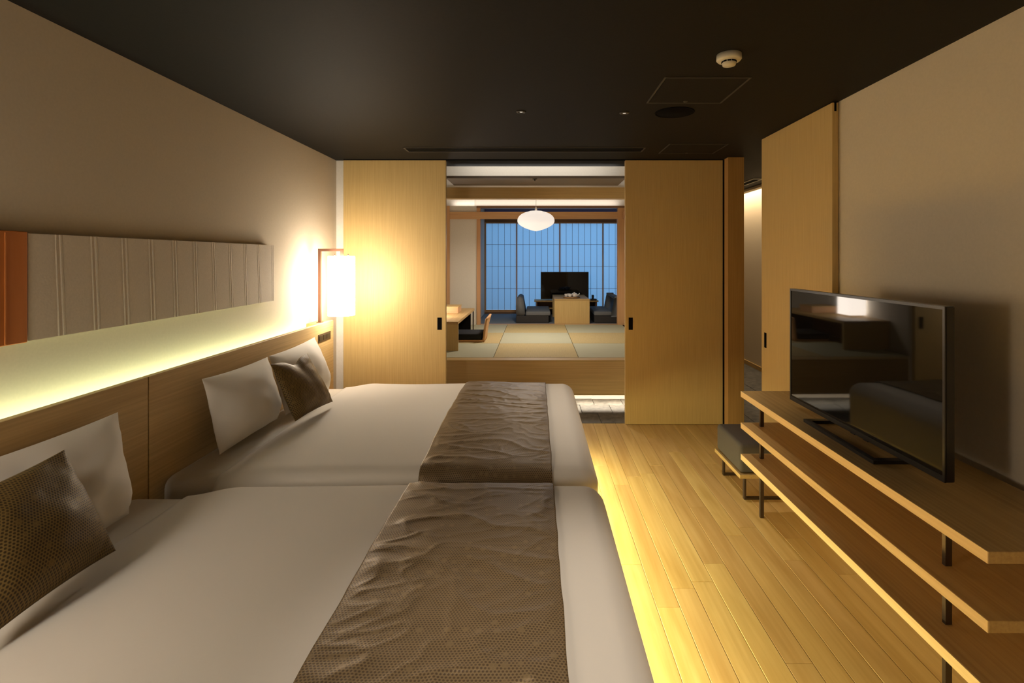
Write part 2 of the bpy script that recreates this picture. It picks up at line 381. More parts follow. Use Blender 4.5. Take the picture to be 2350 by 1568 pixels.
# tatami room walls, ceiling
S('wall_tatami_left', XL, -1.42, 5.5, 8.2, 0.445, 2.72, 'plaster')
S('wall_tatami_right', 1.40, 1.52, 5.5, 8.2, 0.0, 2.72, 'plaster')
S('wall_alcove_right', 1.90, 2.0, 8.3, 9.95, 0.0, 2.72, 'plaster')
S('ceiling_tatami', -1.42, 1.40, 5.52, 7.95, 2.42, 2.46, 'plaster')
S('wall_sleeve', -1.42, -0.93, 8.14, 8.20, 0.461, 2.325, 'plaster')
S('trim_sleeve_post', -0.93, -0.872, 8.125, 8.215, 0.461, 2.29, 'cedar_z')
S('trim_post_left', -1.42, -1.352, 8.10, 8.14, 0.461, 2.325, 'cedar_z')
S('trim_post_right', 1.277, 1.385, 8.10, 8.20, 0.461, 2.29, 'cedar_z')
S('trim_rail', -1.352, 1.277, 8.105, 8.14, 2.118, 2.229, 'cedar_x')
S('trim_rail_side', 1.355, 1.40, 5.52, 8.10, 2.118, 2.229, 'cedar_z')
S('trim_lintel', -0.93, 1.40, 8.10, 8.22, 2.29, 2.325, 'lintel')
S('wall_cove_back', -1.42, 1.40, 8.22, 8.27, 2.29, 2.72, 'plaster')
S('wall_alcove_left', -1.44, -0.97, 8.2, 9.95, 0.445, 2.72, 'plaster')
S('ceiling_alcove', -0.97, 1.90, 8.27, 9.95, 2.46, 2.50, 'ceil')

# --- sliding doors
def door(name, x0, x1, y0, y1, z0, z1, hx0, hx1, hy0, hy1, hz, label):
    d = empty(name, ((x0+x1)/2, (y0+y1)/2, z0)); tag(d, label, kind='structure')
    box('door_leaf', x0, x1, y0, y1, z0, z1, 'oak_z', d, 0.0015, 1)
    boxes('handle', [(hx0, hx1, hy0, hy1, hz-0.055, hz+0.055)], 'black', d)
    return d
door('door_1', -1.742, -0.815, 4.69, 4.728, 0.004, 2.394, -0.892, -0.852, 4.688, 4.695, 0.915, 'pale oak sliding door beside the hanging bedside lamp')
door('door_2', 0.808, 1.728, 4.69, 4.728, 0.004, 2.394, 0.838, 0.876, 4.688, 4.695, 0.915, 'pale oak sliding door beside the dark oak post')
d3 = door('door_3', 1.685, 1.722, 2.95, 3.872, 0.004, 2.394, 1.683, 1.69, 3.79, 3.825, 0.905, 'pale oak sliding door panel on the wall behind the television')
for nm, x0, x1 in (('edge_strip', -0.8145, -0.8095), ('edge_strip', 0.8025, 0.8075)):
    pass
box('track_slot', 1.697, 1.709, 2.9485, 2.96, 2.345, 2.396, 'black', d3)
S('trim_post', 1.692, 1.832, 4.565, 4.70, 0.0, 2.396, 'post')
S('trim_post_shade', 1.688, 1.692, 4.655, 4.689, 0.0, 2.394, 'black')  # black sliver painted as the shade where door meets post
S('trim_wall_end', 1.722, 1.74, 3.02, 3.05, 0.0, 2.4, 'black')
S('trim_door_track', -1.74, 1.69, 4.685, 4.735, 2.394, 2.402, 'black')

# --- shoji screens
YS = 9.80; z0s, z1s = 0.50, 2.178
win = empty('window_1', (0.3, YS, 0.46)); tag(win, 'paper shoji screens glowing blue with dusk', kind='structure')
px = 0.815; xs0 = -0.362-px
def pane_mesh(wd, ht):
    me = bpy.data.meshes.new('pane'); t = 0.0006
    vs = [(sx*wd/2, sy*t, z) for z in (0, ht) for sx in (-1, 1) for sy in (-1, 1)]
    fs = [(0, 2, 6, 4), (1, 5, 7, 3), (0, 4, 5, 1), (2, 3, 7, 6), (4, 6, 7, 5), (0, 1, 3, 2)]
    # a single sheet of paper, so that light passes it once
    me.from_pydata([(-wd/2, 0, 0), (wd/2, 0, 0), (wd/2, 0, ht), (-wd/2, 0, ht)], [], [(0, 1, 2, 3)]); me.update()
    me.materials.append(M['washi']); return me
rows = [0.535, 0.93, 1.345, 1.76, 2.165]
cw = px/7
pmesh = {}
for k in range(4):
    a0 = xs0+k*px; a1 = min(a0+px, 1.90)
    lo = max(a0, -0.965)
    pan = empty('shoji_panel', ((lo+a1)/2, YS, 0.48)); pan.location -= win.location; pan.parent = win
    yk = YS+(0.018 if k % 2 else 0.0)
    fr = [(a1-0.015, a1-0.001, yk-0.012, yk+0.012, 0.48, z1s)]
    if a0 >= -0.965: fr.append((a0+0.001, a0+0.011, yk-0.012, yk+0.012, 0.48, z1s))
    fr += [(lo, a1, yk-0.0118, yk+0.0118, 0.48, 0.53), (lo, a1, yk-0.0118, yk+0.0118, 2.16, z1s)]
    boxes('panel_frame', fr, 'cedar_z', pan)
    for c_ in range(7):
        b0 = a0+c_*cw; b1 = min(b0+cw, a1)
        if b1 < lo+0.03 or b1-b0 < 0.03: continue
        if c_ > 0 and b0 > lo: box('upright_bar', b0-0.0028, b0+0.0028, yk-0.007, yk-0.001, 0.52, 2.17, 'lintel', pan)
        for r_ in range(4):
            bb0 = max(b0, lo)
            key = (round(b1-bb0, 3), r_)
            if key not in pmesh: pmesh[key] = pane_mesh(b1-bb0, rows[r_+1]-rows[r_])
            o = bpy.data.objects.new('pane', pmesh[key]); C.objects.link(o); o.parent = pan
            o.location = Vector(((bb0+b1)/2, yk, rows[r_]))-wpos(pan)
    for r_ in (1, 2, 3):
        box('cross_bar', lo, a1, yk-0.0075, yk-0.0015, rows[r_]-0.0028, rows[r_]+0.0028, 'lintel', pan)
S('trim_shoji_head', -0.97, 1.90, YS-0.03, YS+0.05, 2.178, 2.25, 'lintel')
S('trim_shoji_sill', -0.97, 1.90, YS-0.03, YS+0.05, 0.458, 0.485, 'lintel')
S('trim_shoji_jamb', -0.97, -0.945, YS-0.04, YS+0.05, 0.485, 2.178, 'cedar_z')
w2 = S('window_2', -0.97, 1.90, YS, YS+0.02, 2.25, 2.46, 'frosted')
S('wall_front_left', XL, -0.97, 9.85, 9.95, -0.1, 2.72, 'plaster')
S('wall_front_right', 1.90, 3.2, 9.85, 9.95, -0.1, 2.72, 'plaster')
S('floor_balcony', -2.0, 3.2, 9.95, 11.2, -0.1, 0.30, 'stone')
S('wall_balcony_side', -1.75, -1.55, 9.95, 11.4, 0.3, 2.9, 'stone')

# ================================================================== HEADBOARD
hb = empty('headboard', (-1.73, 2.27, 0)); tag(hb, 'long oak headboard with a light trough along the wall behind both beds', 'headboard')
HT = 0.988
box('panel', -1.732, -1.700, 0.20, 2.273, 0.05, HT, 'oak_head', hb, 0.0015, 1)
box('panel', -1.732, -1.700, 2.279, 4.352, 0.05, HT, 'oak_head', hb, 0.0015, 1)
box('joint', -1.728, -1.706, 2.272, 2.280, 0.05, HT-0.004, 'black', hb)
box('trough', -1.824, -1.732, 0.20, 4.352, 0.82, 0.86, 'oak_y', hb)
box('end_block', -1.824, -1.732, 4.12, 4.352, 0.86, HT-0.001, 'oak_y', hb)
box('end_block', -1.824, -1.732, 0.20, 0.432, 0.86, HT-0.001, 'oak_y', hb)
op = box('socket_plate', -1.7005, -1.696, 4.045, 4.285, 0.842, 0.908, 'socket', hb, 0.001, 1)
for k in range(3): box('socket', -1.6965, -1.6935, 4.062+k*0.072, 4.118+k*0.072, 0.855, 0.895, 'plastic', op, 0.001, 1)

# ================================================================== WALL ART
art = empty('wall_art', (-1.80, 2.4, 1.2)); tag(art, 'long low panel of pleated off white paper with an orange cloth end above the headboard', 'wall art')
AZ0, AZ1 = 1.218, 1.596
seams = [1.82, 1.96, 2.115, 2.27, 2.425, 2.58, 2.735, 2.89, 3.045, 3.20, 3.355, 3.53]
box('backing', -1.824, -1.795, 0.9, 3.535, AZ0+0.004, AZ1-0.004, 'art', art)
sh = 0.018
for i in range(len(seams)-1):
    y0, y1 = seams[i], seams[i+1]
    last = i == len(seams)-2
    pr = [(0, 0.0), (0.0, 0.013), (y1-y0-0.034, 0.0135), (y1-y0-0.030, 0.0146), (y1-y0-0.026, 0.0135), (y1-y0-0.016, 0.0135), (y1-y0-0.012, 0.0146), (y1-y0-0.008, 0.0135), (y1-y0-0.0012, 0.013), (y1-y0-0.0012, 0.0)]
    s0 = 0 if i == 0 else sh; s1 = 0 if last else sh
    vs = []
    n = len(pr)
    for z, q in ((AZ0, 0.0), (AZ1, 1.0)):
        for (dy, dx) in pr:
            s = s0+(s1-s0)*(dy/(y1-y0))
            vs.append((-1.795+dx, y0+dy+s*(0.5-q), z))
    fs = [(k, k+1, n+k+1, n+k) for k in range(n-1)]+[tuple(range(n))[::-1], tuple(range(n, 2*n))]
    link('paper_strip', vs, fs, M['art'], art)
oc = box('cloth_panel', -1.795, -1.779, 0.9, 1.815, AZ0-0.004, AZ1+0.006, 'orange', art, 0.003, 2)
oc['label'] = 'burnt orange cloth section'
for yy in (1.66, 1.70, 1.735): box('cloth_fold', -1.7795, -1.7765, yy, yy+0.006, AZ0, AZ1, 'orange', oc, 0.001, 1)

# ================================================================== BEDS
def sstep(a, b, x):
    t = min(1, max(0, (x-a)/(b-a))); return t*t*(3-2*t)
def make_bed(y0, y1, seed, lab):
    yc = (y0+y1)/2
    bd = empty('bed', (-0.7, yc, 0)); tag(bd, lab[0], 'bed')
    box('plinth', -1.66, -0.02, y0+0.18, y1-0.18, 0.0, 0.20, 'black', bd)
    box('base', -1.69, 0.18, y0+0.07, y1-0.07, 0.20, 0.27, 'oak_x', bd, 0.004, 2)
    box('mattress', -1.695, 0.215, y0+0.035, y1-0.035, 0.27, 0.522, 'sheet', bd, 0.06, 5)
    T = 0.563; R = 0.09; XF = 0.285; A0 = -1.435; hang = 0.232
    xin = XF-R; b0 = y0+R; b1 = y1-R; rmax = R*PI/2+hang
    def pos(a, b, off, bumps=True):
        oa = max(0.0, a-xin); ob = (b-b1) if b > b1 else ((b-b0) if b < b0 else 0.0)
        r = math.hypot(oa, ob)
        ca = min(a, xin); cb_ = min(max(b, b0), b1)
        RR = R+off
        h = d = 0.0
        if r > 1e-9:
            rr = min(r, rmax)
            if rr < R*PI/2: h = RR*math.sin(rr/R); d = RR*(1-math.cos(rr/R))
            else: h = RR; d = RR+(rr-R*PI/2)
            ua, ub = oa/r, ob/r
        else: ua = ub = 0
        # soft filling of the quilt
        u = (a-A0)/(XF-A0); v = (b-y0)/(y1-y0)
        crown = 0.022*sstep(-0.05, 0.38, v)*sstep(1.05, 0.62, v)*sstep(-0.02, 0.3, u)*sstep(1.05, 0.75, u)
        nz = noise.noise(Vector((a*1.6, b*1.3, seed)))*0.010+noise.noise(Vector((a*0.7, b*3.1, seed+4)))*0.006
        edge = 0.034*(1-sstep(A0-0.02, A0+0.22, a))
        wob = 0.0
        if d > R*0.7: wob = 0.012*noise.noise(Vector((ca*4+b*3.5, d*2.5, seed+9)))*sstep(R*0.7, R*2, d)
        x = ca+(h+wob)*ua; y = cb_+(h+wob)*ub
        z = T+off-d+(crown+nz)*(1-sstep(0, R*1.2, d))-edge
        return Vector((x, y, z))
    def sheet(name, a0, a1, na, bb0, bb1, nb, off, material, wr=0.0, thick=0.0):
        vs = []; uv = []; fs = []
        for i in range(na+1):
            for j in range(nb+1):
                a = a0+(a1-a0)*i/na; b = bb0+(bb1-bb0)*j/nb
                p = pos(a, b, off)
                if wr:
                    e = sstep(0, 0.06, min(a-a0, a1-a)+0.01)
                    wa = a+0.05*noise.noise(Vector((a*4, b*4, seed))); wb = b+0.05*noise.noise(Vector((a*4+7, b*4, seed)))
                    f = 1-abs(noise.noise(Vector((wa*3.2-wb*2.2+seed, wb*7.5+wa*2.5, 0))))*2.2
                    g = 1-abs(noise.noise(Vector((wa*7+wb*7, wb*15-wa*8, 3.1+seed))))*2.2
                    msk = sstep(-0.25, 0.35, noise.noise(Vector((a*2.6, b*1.9, seed+2))))
                    dz = (max(0, f)**3*0.0075+max(0, g)**3*0.0035)*(0.5+0.5*msk)*e*wr*0.95
                    p.z += max(0.0, dz)
                    p.x += 0.004*noise.noise(Vector((b*7, seed, 1.0)))
                vs.append(p); uv.append((a, b))
        for i in range(na):
            for j in range(nb):
                k = i*(nb+1)+j; fs.append((k, k+nb+1, k+nb+2, k+1))
        o = link(name, vs, fs, material, None, True, uv)
        return o
    dv = sheet('duvet', A0, xin+rmax, 110, b0-rmax, b1+rmax, 130, 0.0, M['linen'])
    s = dv.modifiers.new('thick', 'SOLIDIFY'); s.thickness = 0.012; s.offset = -1
    tag(dv, lab[1], 'duvet')
    rn = sheet('bed_runner', -0.522, 0.072, 110, b0-rmax*0.93, b1+rmax*0.93, 330, 0.006, M['runner'], 1.0)
    s = rn.modifiers.new('thick', 'SOLIDIFY'); s.thickness = 0.003; s.offset = 1
    tag(rn, lab[2], 'bed runner')
    return pos
pf_ = make_bed(2.29, 3.99, 1.7, ('white bed between the other bed and the hanging lamp', 'white duvet on the bed next to the hanging lamp', 'brown brocade runner across the bed next to the hanging lamp'))
pn_ = make_bed(0.52, 2.205, 6.2, ('white bed beneath the orange end of the wall art', 'white duvet on the bed beneath the orange end of the wall art', 'brown brocade runner across the bed beneath the orange cloth art'))

# ================================================================== PILLOWS AND CUSHIONS
def pillow(name, bl, br, tl, tr, T, material, label, cat, group=None, dent=0.0, pinch=0.07, seed=0.0, p=2.1, sag=0.0):
    bl, br, tl, tr = map(Vector, (bl, br, tl, tr))
    N = 40; nrm = ((br-bl).cross(tl-bl)).normalized()
    if nrm.x < 0: nrm = -nrm
    vs = []; uv = []; fs = []; idx = {}
    Wd = (br-bl).length; Ht = (tl-bl).length
    for side in (1, -1):
        for i in range(N+1):
            for j in range(N+1):
                u = -1+2*i/N; v = -1+2*j/N
                # denser near the rim
                u = math.sin(u*PI/2); v = math.sin(v*PI/2)
                rim = i in (0, N) or j in (0, N)
                if side == -1 and rim: idx[(side, i, j)] = idx[(1, i, j)]; continue
                uu = u*(1-pinch*(1-v*v)); vv = v*(1-pinch*(1-u*u))
                if v < 0 and material == 'linen': uu *= 1-0.03*sstep(-0.5, -1.0, v)
                if dent and v > 0: vv -= dent*math.exp(-((u-0.05)/0.33)**2)*v*v
                P = bl*(1-uu)*(1-vv)/4+br*(1+uu)*(1-vv)/4+tl*(1-uu)*(1+vv)/4+tr*(1+uu)*(1+vv)/4
                th = T/2*(max(0, 1-abs(u)**p)*max(0, 1-abs(v)**p))**0.62
                th *= 1-0.22*v
                if dent and v > 0: th *= 1-0.45*math.exp(-((u-0.05)/0.25)**2)*v
                cr = (abs(u)*abs(v))**1.5
                th += (noise.noise(Vector((u*2.1+seed, v*2.3, side)))*0.010+noise.noise(Vector((u*7+seed, v*7, side)))*0.006*cr+(0.002*(1-abs(noise.noise(Vector((u*3+v*2+seed, v*5-u*1.5, side))))*2) if material == 'gold' else 0))*(0 if rim else 1)*min(1, th/0.02)
                P = P+nrm*side*th*((1.35 if side == 1 else 0.6) if material == 'linen' else 1.0)
                idx[(side, i, j)] = len(vs); vs.append(P); uv.append((u*Wd/2, v*Ht/2))
    for side in (1, -1):
        for i in range(N):
            for j in range(N):
                q = [idx[(side, i, j)], idx[(side, i+1, j)], idx[(side, i+1, j+1)], idx[(side, i, j+1)]]
                fs.append(tuple(q if side == 1 else q[::-1]))
    o = link(name, vs, fs, M[material], None, True, uv)
    bm = bmesh.new(); bm.from_mesh(o.data); bmesh.ops.recalc_face_normals(bm, faces=bm.faces[:]); bm.to_mesh(o.data); bm.free()
    return tag(o, label, cat, group)
pillow('pillow', (-1.565, 2.555, 0.535), (-1.565, 3.15, 0.535), (-1.64, 2.545, 0.915), (-1.64, 3.17, 0.905), 0.185, 'linen',
       'plain white pillow leaning on the oak headboard with nothing in front of it', 'pillow', 'white pillows', seed=1, pinch=0.05)
pillow('pillow', (-1.55, 3.20, 0.535), (-1.52, 3.82, 0.535), (-1.645, 3.195, 0.905), (-1.635, 3.83, 0.925), 0.185, 'linen',
       'white pillow half hidden by the dented gold cushion', 'pillow', 'white pillows', seed=3, pinch=0.05)
pillow('pillow', (-1.525, 1.36, 0.53), (-1.55, 1.985, 0.535), (-1.65, 1.38, 0.91), (-1.64, 2.035, 0.905), 0.185, 'linen',
       'white pillow beneath the orange end of the wall art behind a gold cushion', 'pillow', 'white pillows', seed=5, pinch=0.05)
pillow('throw_cushion', (-1.36, 2.93, 0.585), (-1.30, 3.32, 0.59), (-1.485, 2.90, 0.915), (-1.445, 3.28, 0.905), 0.13, 'gold',
       'dark gold brocade cushion with a dented top on the bed next to the hanging lamp', 'cushion', 'gold cushions', dent=0.20, seed=8, pinch=0.05)
pillow('throw_cushion', (-1.315, 1.20, 0.59), (-1.32, 1.63, 0.59), (-1.495, 1.22, 0.89), (-1.50, 1.65, 0.90), 0.17, 'gold',
       'dark gold brocade cushion on the bed beneath the orange end of the wall art', 'cushion', 'gold cushions', seed=11, pinch=0.06)

# ================================================================== HANGING BEDSIDE LAMP
def bedside_lamp(LY, label):
    lp = empty('bedside_lamp', (-1.745, LY, HT)); tag(lp, label, 'lamp')
    LX = -1.572
    boxes('bracket', [(-1.757, -1.735, LY-0.011, LY+0.011, HT+0.004, 1.585), (-1.735, -1.557, LY-0.011, LY+0.011, 1.563, 1.585), (-1.577, -1.557, LY-0.011, LY+0.011, 1.50, 1.563)], 'copper', lp)
    box('base_plate', -1.765, -1.727, LY-0.025, LY+0.025, HT, HT+0.005, 'copper', lp)
    lathe('lamp_shade', [(0.0, 1.046), (0.103, 1.046), (0.1035, 1.05), (0.1035, 1.519), (0.103, 1.523), (0.0, 1.523)], LX, LY, 'shade', lp, 40, False)
    for dx in (-0.055, 0.055): lathe('finial', [(0.0, 1.543), (0.006, 1.540), (0.006, 1.53), (0.003, 1.523), (0.0, 1.523)], LX+dx, LY, 'copper', lp, 8)
bedside_lamp(4.19, 'white cylinder lamp hanging from a brown square bracket beside the sliding door')
bedside_lamp(0.362, 'white cylinder lamp on a brown bracket at the orange end of the headboard')

# ================================================================== TV SHELF
ts = empty('tv_shelf', (1.44, 2.25, 0)); tag(ts, 'long low oak shelf unit of three boards carrying the large television', 'shelf')
SX0, SX1, SY0, SY1 = 1.22, 1.66, 1.40, 3.09
for k, zt in enumerate((0.716, 0.529, 0.343)):
    sb = box('shelf_board', SX0+0.003, SX1, SY0, SY1, zt-0.033, zt, 'oak_y', ts, 0.001, 1)
    box('edge_band', SX0, SX0+0.0032, SY0+0.0005, SY1-0.0005, zt-0.0328, zt-0.0002, 'pale_edge', sb)
for (za, zb) in ((0.529, 0.683), (0.343, 0.496)): box('back_panel', 1.640, 1.655, 1.50, 3.085, za, zb, 'oak_y', ts)
for yy in (1.655, 3.015):
    for xx in (1.312, 1.615):
        for (za, zb) in ((0.0, 0.310), (0.343, 0.496), (0.529, 0.683)):
            box('leg', xx-0.011, xx+0.011, yy-0.0075, yy+0.0075, za, zb, 'metal', ts, 0.001, 1)

# ================================================================== TELEVISION
tv = empty('television', (1.40, 2.25, 0.716)); tag(tv, 'large flat black television on the oak shelf unit', 'television')
def tvbox(name, u0, u1, d0, d1, z0, z1, material, parent, bev=0.0):
    # u along the screen, d depth behind it
    A = Vector((1.368, 1.733, 0)); Bq = Vector((1.354, 2.762, 0)); ax = (Bq-A).normalized(); n = Vector((ax.y, -ax.x, 0))
    if n.x < 0: n = -n
    bm = bmesh.new(); vs = bm_box(bm, u0, u1, d0, d1, z0, z1)
    if bev: bmesh.ops.bevel(bm, geom=bm.edges[:], offset=bev, segments=2, affect='EDGES')
    for v in bm.verts:
        p = A+ax*v.co.x+n*v.co.y; v.co = Vector((p.x, p.y, v.co.z))
    return from_bm(name, bm, M[material], parent)
TW = 1.029; TZ0, TZ1 = 0.757, 1.347
tvbox('housing', 0, TW, 0.002, 0.034, TZ0, TZ1, 'plastic', tv, 0.003)
tvbox('back_cover', 0.16, TW-0.16, 0.034, 0.062, TZ0+0.08, TZ1-0.14, 'plastic', tv, 0.008)
tvbox('bezel', 0.0, TW, -0.002, 0.003, TZ0, TZ0+0.020, 'plastic', tv)
tvbox('bezel', 0.0, TW, -0.002, 0.003, TZ1-0.011, TZ1, 'plastic', tv)
tvbox('bezel', 0.0, 0.010, -0.002, 0.003, TZ0+0.020, TZ1-0.011, 'plastic', tv)
tvbox('bezel', TW-0.010, TW, -0.002, 0.003, TZ0+0.020, TZ1-0.011, 'plastic', tv)
tvbox('screen', 0.010, TW-0.010, 0.0005, 0.004, TZ0+0.020, TZ1-0.011, 'screen', tv)
st = boxes('stand', [(1.295, 1.318, 1.99, 2.51, 0.717, 0.731), (1.318, 1.47, 1.99, 2.02, 0.717, 0.731), (1.318, 1.47, 2.48, 2.51, 0.717, 0.731), (1.45, 1.47, 2.02, 2.48, 0.717, 0.731)], 'plastic', tv)
for yy in (2.19, 2.28): box('stand_neck', 1.40, 1.47, yy, yy+0.03, 0.731, 0.85, 'plastic', tv)

# ================================================================== OTTOMAN
ot = empty('ottoman', (1.47, 3.42, 0)); tag(ot, 'charcoal upholstered ottoman on an oak board at the end of the tv shelf', 'ottoman')
box('cushion', 1.265, 1.665, 3.215, 3.635, 0.172, 0.352, 'ottoman', ot, 0.025, 4)
box('board', 1.258, 1.67, 3.20, 3.65, 0.145, 0.170, 'oak_y', ot, 0.002, 1)
for yy in (3.235, 3.595):
    boxes('leg', [(1.30, 1.312, yy, yy+0.025, 0.0, 0.145), (1.618, 1.63, yy, yy+0.025, 0.0, 0.145), (1.312, 1.618, yy, yy+0.025, 0.0, 0.012)], 'metal', ot)

# ================================================================== CEILING FITTINGS
sd = empty('smoke_detector', (0.845, 2.27, 2.36)); tag(sd, 'round cream smoke detector on the dark ceiling', 'smoke detector')
lathe('base', [(0.0, 2.40), (0.052, 2.40), (0.053, 2.378), (0.047, 2.371), (0.0, 2.371)], 0.845, 2.27, 'cream', sd)
lathe('sensor_cap', [(0.0, 2.372), (0.027, 2.372), (0.030, 2.362), (0.027, 2.352), (0.0, 2.351)], 0.845, 2.27, 'cream', sd)
for k in range(10):
    a = 2*PI*k/10; vs = []
    c = Vector((0.845+0.0295*math.cos(a), 2.27+0.0295*math.sin(a), 2.3665)); t = Vector((-math.sin(a), math.cos(a), 0))*0.007; n = Vector((math.cos(a), math.sin(a), 0))*0.002
    q = [c-t-n, c+t-n, c+t+n, c-t+n]
    link('vent_slot', [p+Vector((0, 0, -0.003)) for p in q]+[p+Vector((0, 0, 0.003)) for p in q], [(0, 3, 2, 1), (4, 5, 6, 7), (0, 1, 5, 4), (1, 2, 6, 5), (2, 3, 7, 6), (3, 0, 4, 7)], M['black'], sd)
def hatch(x0, x1, y0, y1, label):
    h = empty('access_panel', ((x0+x1)/2, (y0+y1)/2, 2.394)); tag(h, label, 'access panel')
    e = 0.009
    boxes('frame', [(x0, x1, y0, y0+e, 2.396, 2.4), (x0, x1, y1-e, y1, 2.396, 2.4), (x0, x0+e, y0+e, y1-e, 2.396, 2.4), (x1-e, x1, y0+e, y1-e, 2.396, 2.4)], 'ceil_line', h)
    box('hatch_door', x0+e+0.003, x1-e-0.003, y0+e+0.003, y1-e-0.003, 2.397, 2.4, 'ceil', h)
    lathe('latch', [(0.0, 2.3945), (0.011, 2.395), (0.012, 2.3972), (0.0, 2.3972)], (x0+x1)/2, y1-0.035, 'ceil_line', h, 12)
hatch(0.633, 1.062, 2.55, 2.975, 'square access panel in the dark ceiling between smoke detector and round speaker')
hatch(1.04, 1.505, 4.04, 4.41, 'square access panel in the dark ceiling above the oak post')
sp = empty('ceiling_speaker', (0.847, 3.17, 2.39)); tag(sp, 'round black speaker grille flush in the dark ceiling', 'speaker')
lathe('grille', [(0.0, 2.3955), (0.105, 2.3955), (0.108, 2.40), (0.0, 2.40)], 0.847, 3.17, 'black', sp)
lathe('rim', [(0.108, 2.40), (0.108, 2.3945), (0.118, 2.396), (0.119, 2.40)], 0.847, 3.17, 'black', sp)
def sprinkler(x, y, z, label, s=1.0, group='ceiling sprinklers'):
    q = empty('sprinkler', (x, y, z-0.03)); tag(q, label, 'sprinkler', group)
    lathe('plate', [(0.0, z), (0.030*s, z), (0.028*s, z-0.004), (0.0, z-0.005)], x, y, 'ceil_line', q, 20)
    lathe('head', [(0.0, z-0.004), (0.010*s, z-0.005), (0.009*s, z-0.016), (0.014*s, z-0.018), (0.014*s, z-0.021), (0.0, z-0.022)], x, y, 'steel', q, 16)
M['lens'] = mat('downlight_lens', (0.8, 0.8, 0.8), 0.3, emit=(1.0, 0.9, 0.75), estr=0.5)
def downlight(x, y, label):
    q = empty('downlight', (x, y, 2.385)); tag(q, label, 'downlight', 'small ceiling downlights')
    lathe('trim_ring', [(0.017, 2.40), (0.017, 2.394), (0.028, 2.395), (0.030, 2.40)], x, y, 'ceil_line', q, 20)
    lathe('lens', [(0.0, 2.397), (0.010, 2.397), (0.010, 2.3985), (0.0, 2.3985)], x, y, 'lens', q, 12)
downlight(-0.09, 3.155, 'small round downlight in the dark ceiling above the bed runners')
downlight(0.542, 3.18, 'small bright downlight in the dark ceiling beside the round speaker')
downlight(0.22, 1.25, 'small round downlight above the foot of the bed beneath the orange cloth')
sprinkler(-0.012, 4.93, 2.262, 'small sprinkler head on the ceiling panel outside the tatami room', 0.8)
dfz = empty('air_diffuser', (-0.09, 4.255, 2.39)); tag(dfz, 'long black slot air diffuser in the ceiling before the sliding doors', 'air vent')
boxes('frame', [(-1.07, 0.885, 4.17, 4.182, 2.3945, 2.40), (-1.07, 0.885, 4.325, 4.337, 2.3945, 2.40), (-1.07, -1.058, 4.182, 4.325, 2.3945, 2.40), (0.873, 0.885, 4.182, 4.325, 2.3945, 2.40)], 'ceil_line', dfz)
box('slot', -1.058, 0.873, 4.182, 4.325, 2.398, 2.40, 'black', dfz)
box('blade', -1.058, 0.873, 4.245, 4.262, 2.395, 2.3985, 'ceil', dfz)
hd = empty('hall_air_diffuser', (2.5, 6.9, 2.39)); tag(hd, 'pale framed slot air diffuser in the hall ceiling beyond the open doorway', 'air vent')
boxes('frame', [(2.44, 2.452, 5.82, 8.0, 2.392, 2.40), (2.54, 2.552, 5.82, 8.0, 2.392, 2.40), (2.452, 2.54, 5.82, 5.835, 2.392, 2.40)], 'plaster', hd)
box('slot', 2.452, 2.54, 5.835, 8.0, 2.397, 2.40, 'black', hd)

# ================================================================== TATAMI ROOM FURNITURE
FZ = 0.461
# pendant
pd = empty('pendant_lantern', (0.0, 6.8, 1.86)); tag(pd, 'white paper lantern hanging above the tatami mats', 'pendant lamp')
PY = 6.8; k = PY/FPX
zc = EYE+(592-505)*k; Rr = 42.5*k; prof = []
zt = EYE+(592-484)*k; zb = EYE+(592-531)*k
for i in range(29):
    t = i/28
    z = zb+(zt-zb)*t
    # upper dome flattens, lower half runs to a blunt point
    if t < 0.5: r = Rr*math.sin(PI/2*min(1, (t/0.5)**0.8))
    else: r = Rr*math.sqrt(max(0.0, 1-((t-0.5)/0.5)**2.3))*1.0
    prof.append((max(r, 0.012 if t < 1 else 0.05), z))
prof = [(0.0, zb)]+prof[1:-1]+[(Rr*0.34, zt-0.004), (0.0, zt)]
lathe('lantern_paper', prof, 0.0, PY, 'lantern', pd, 40)
tube('cord', [(0, PY, zt+0.03), (0, PY, 2.42)], 0.003, 'porcelain', pd)
lathe('cap', [(0.0, zt-0.002), (0.016, zt-0.002), (0.014, zt+0.03), (0.006, zt+0.05), (0.0, zt+0.05)], 0, PY, 'porcelain', pd, 12)
area('pendant_light', (0, PY, zb-0.02), (0, 0, -1), (1, 0, 0), 0.3, 0.3, 15.0, (1.0, 0.87, 0.72)).data.shape = 'DISK'

# desk
dk = empty('low_desk', (-1.14, 6.6, FZ)); tag(dk, 'low oak writing desk with a slab end on the tatami mats', 'desk')
DT = 0.79
box('top', -1.415, -0.878, 5.84, 7.41, DT-0.03, DT, 'oak_y', dk, 0.001, 1)
box('end_panel', -1.415, -0.878, 5.84, 5.87, FZ, DT-0.03, 'oak_z', dk, 0.001, 1)
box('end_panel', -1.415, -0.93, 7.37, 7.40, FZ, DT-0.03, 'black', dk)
box('modesty_panel', -1.415, -1.39, 5.87, 7.37, FZ, DT-0.03, 'lintel', dk)
box('leg', -0.90, -0.885, 7.36, 7.385, FZ, DT-0.03, 'metal', dk)
tr = empty('document_box', (-1.22, 6.9, DT)); tag(tr, 'small pale wooden box on the low desk', 'box')
box('box_body', -1.38, -1.01, 6.72, 7.02, DT+0.0005, DT+0.075, 'cedar_x', tr, 0.002, 1)
box('box_lid', -1.385, -1.005, 6.715, 7.025, DT+0.0755, DT+0.088, 'oak_x', tr, 0.002, 1)
dl = empty('desk_lamp', (-1.29, 6.35, DT)); tag(dl, 'white glowing box lamp on the low desk mirrored in the television', 'lamp')
box('lamp_shade', -1.395, -1.185, 6.22, 6.46, DT+0.02, DT+0.25, 'desk_glow', dl, 0.004, 2)
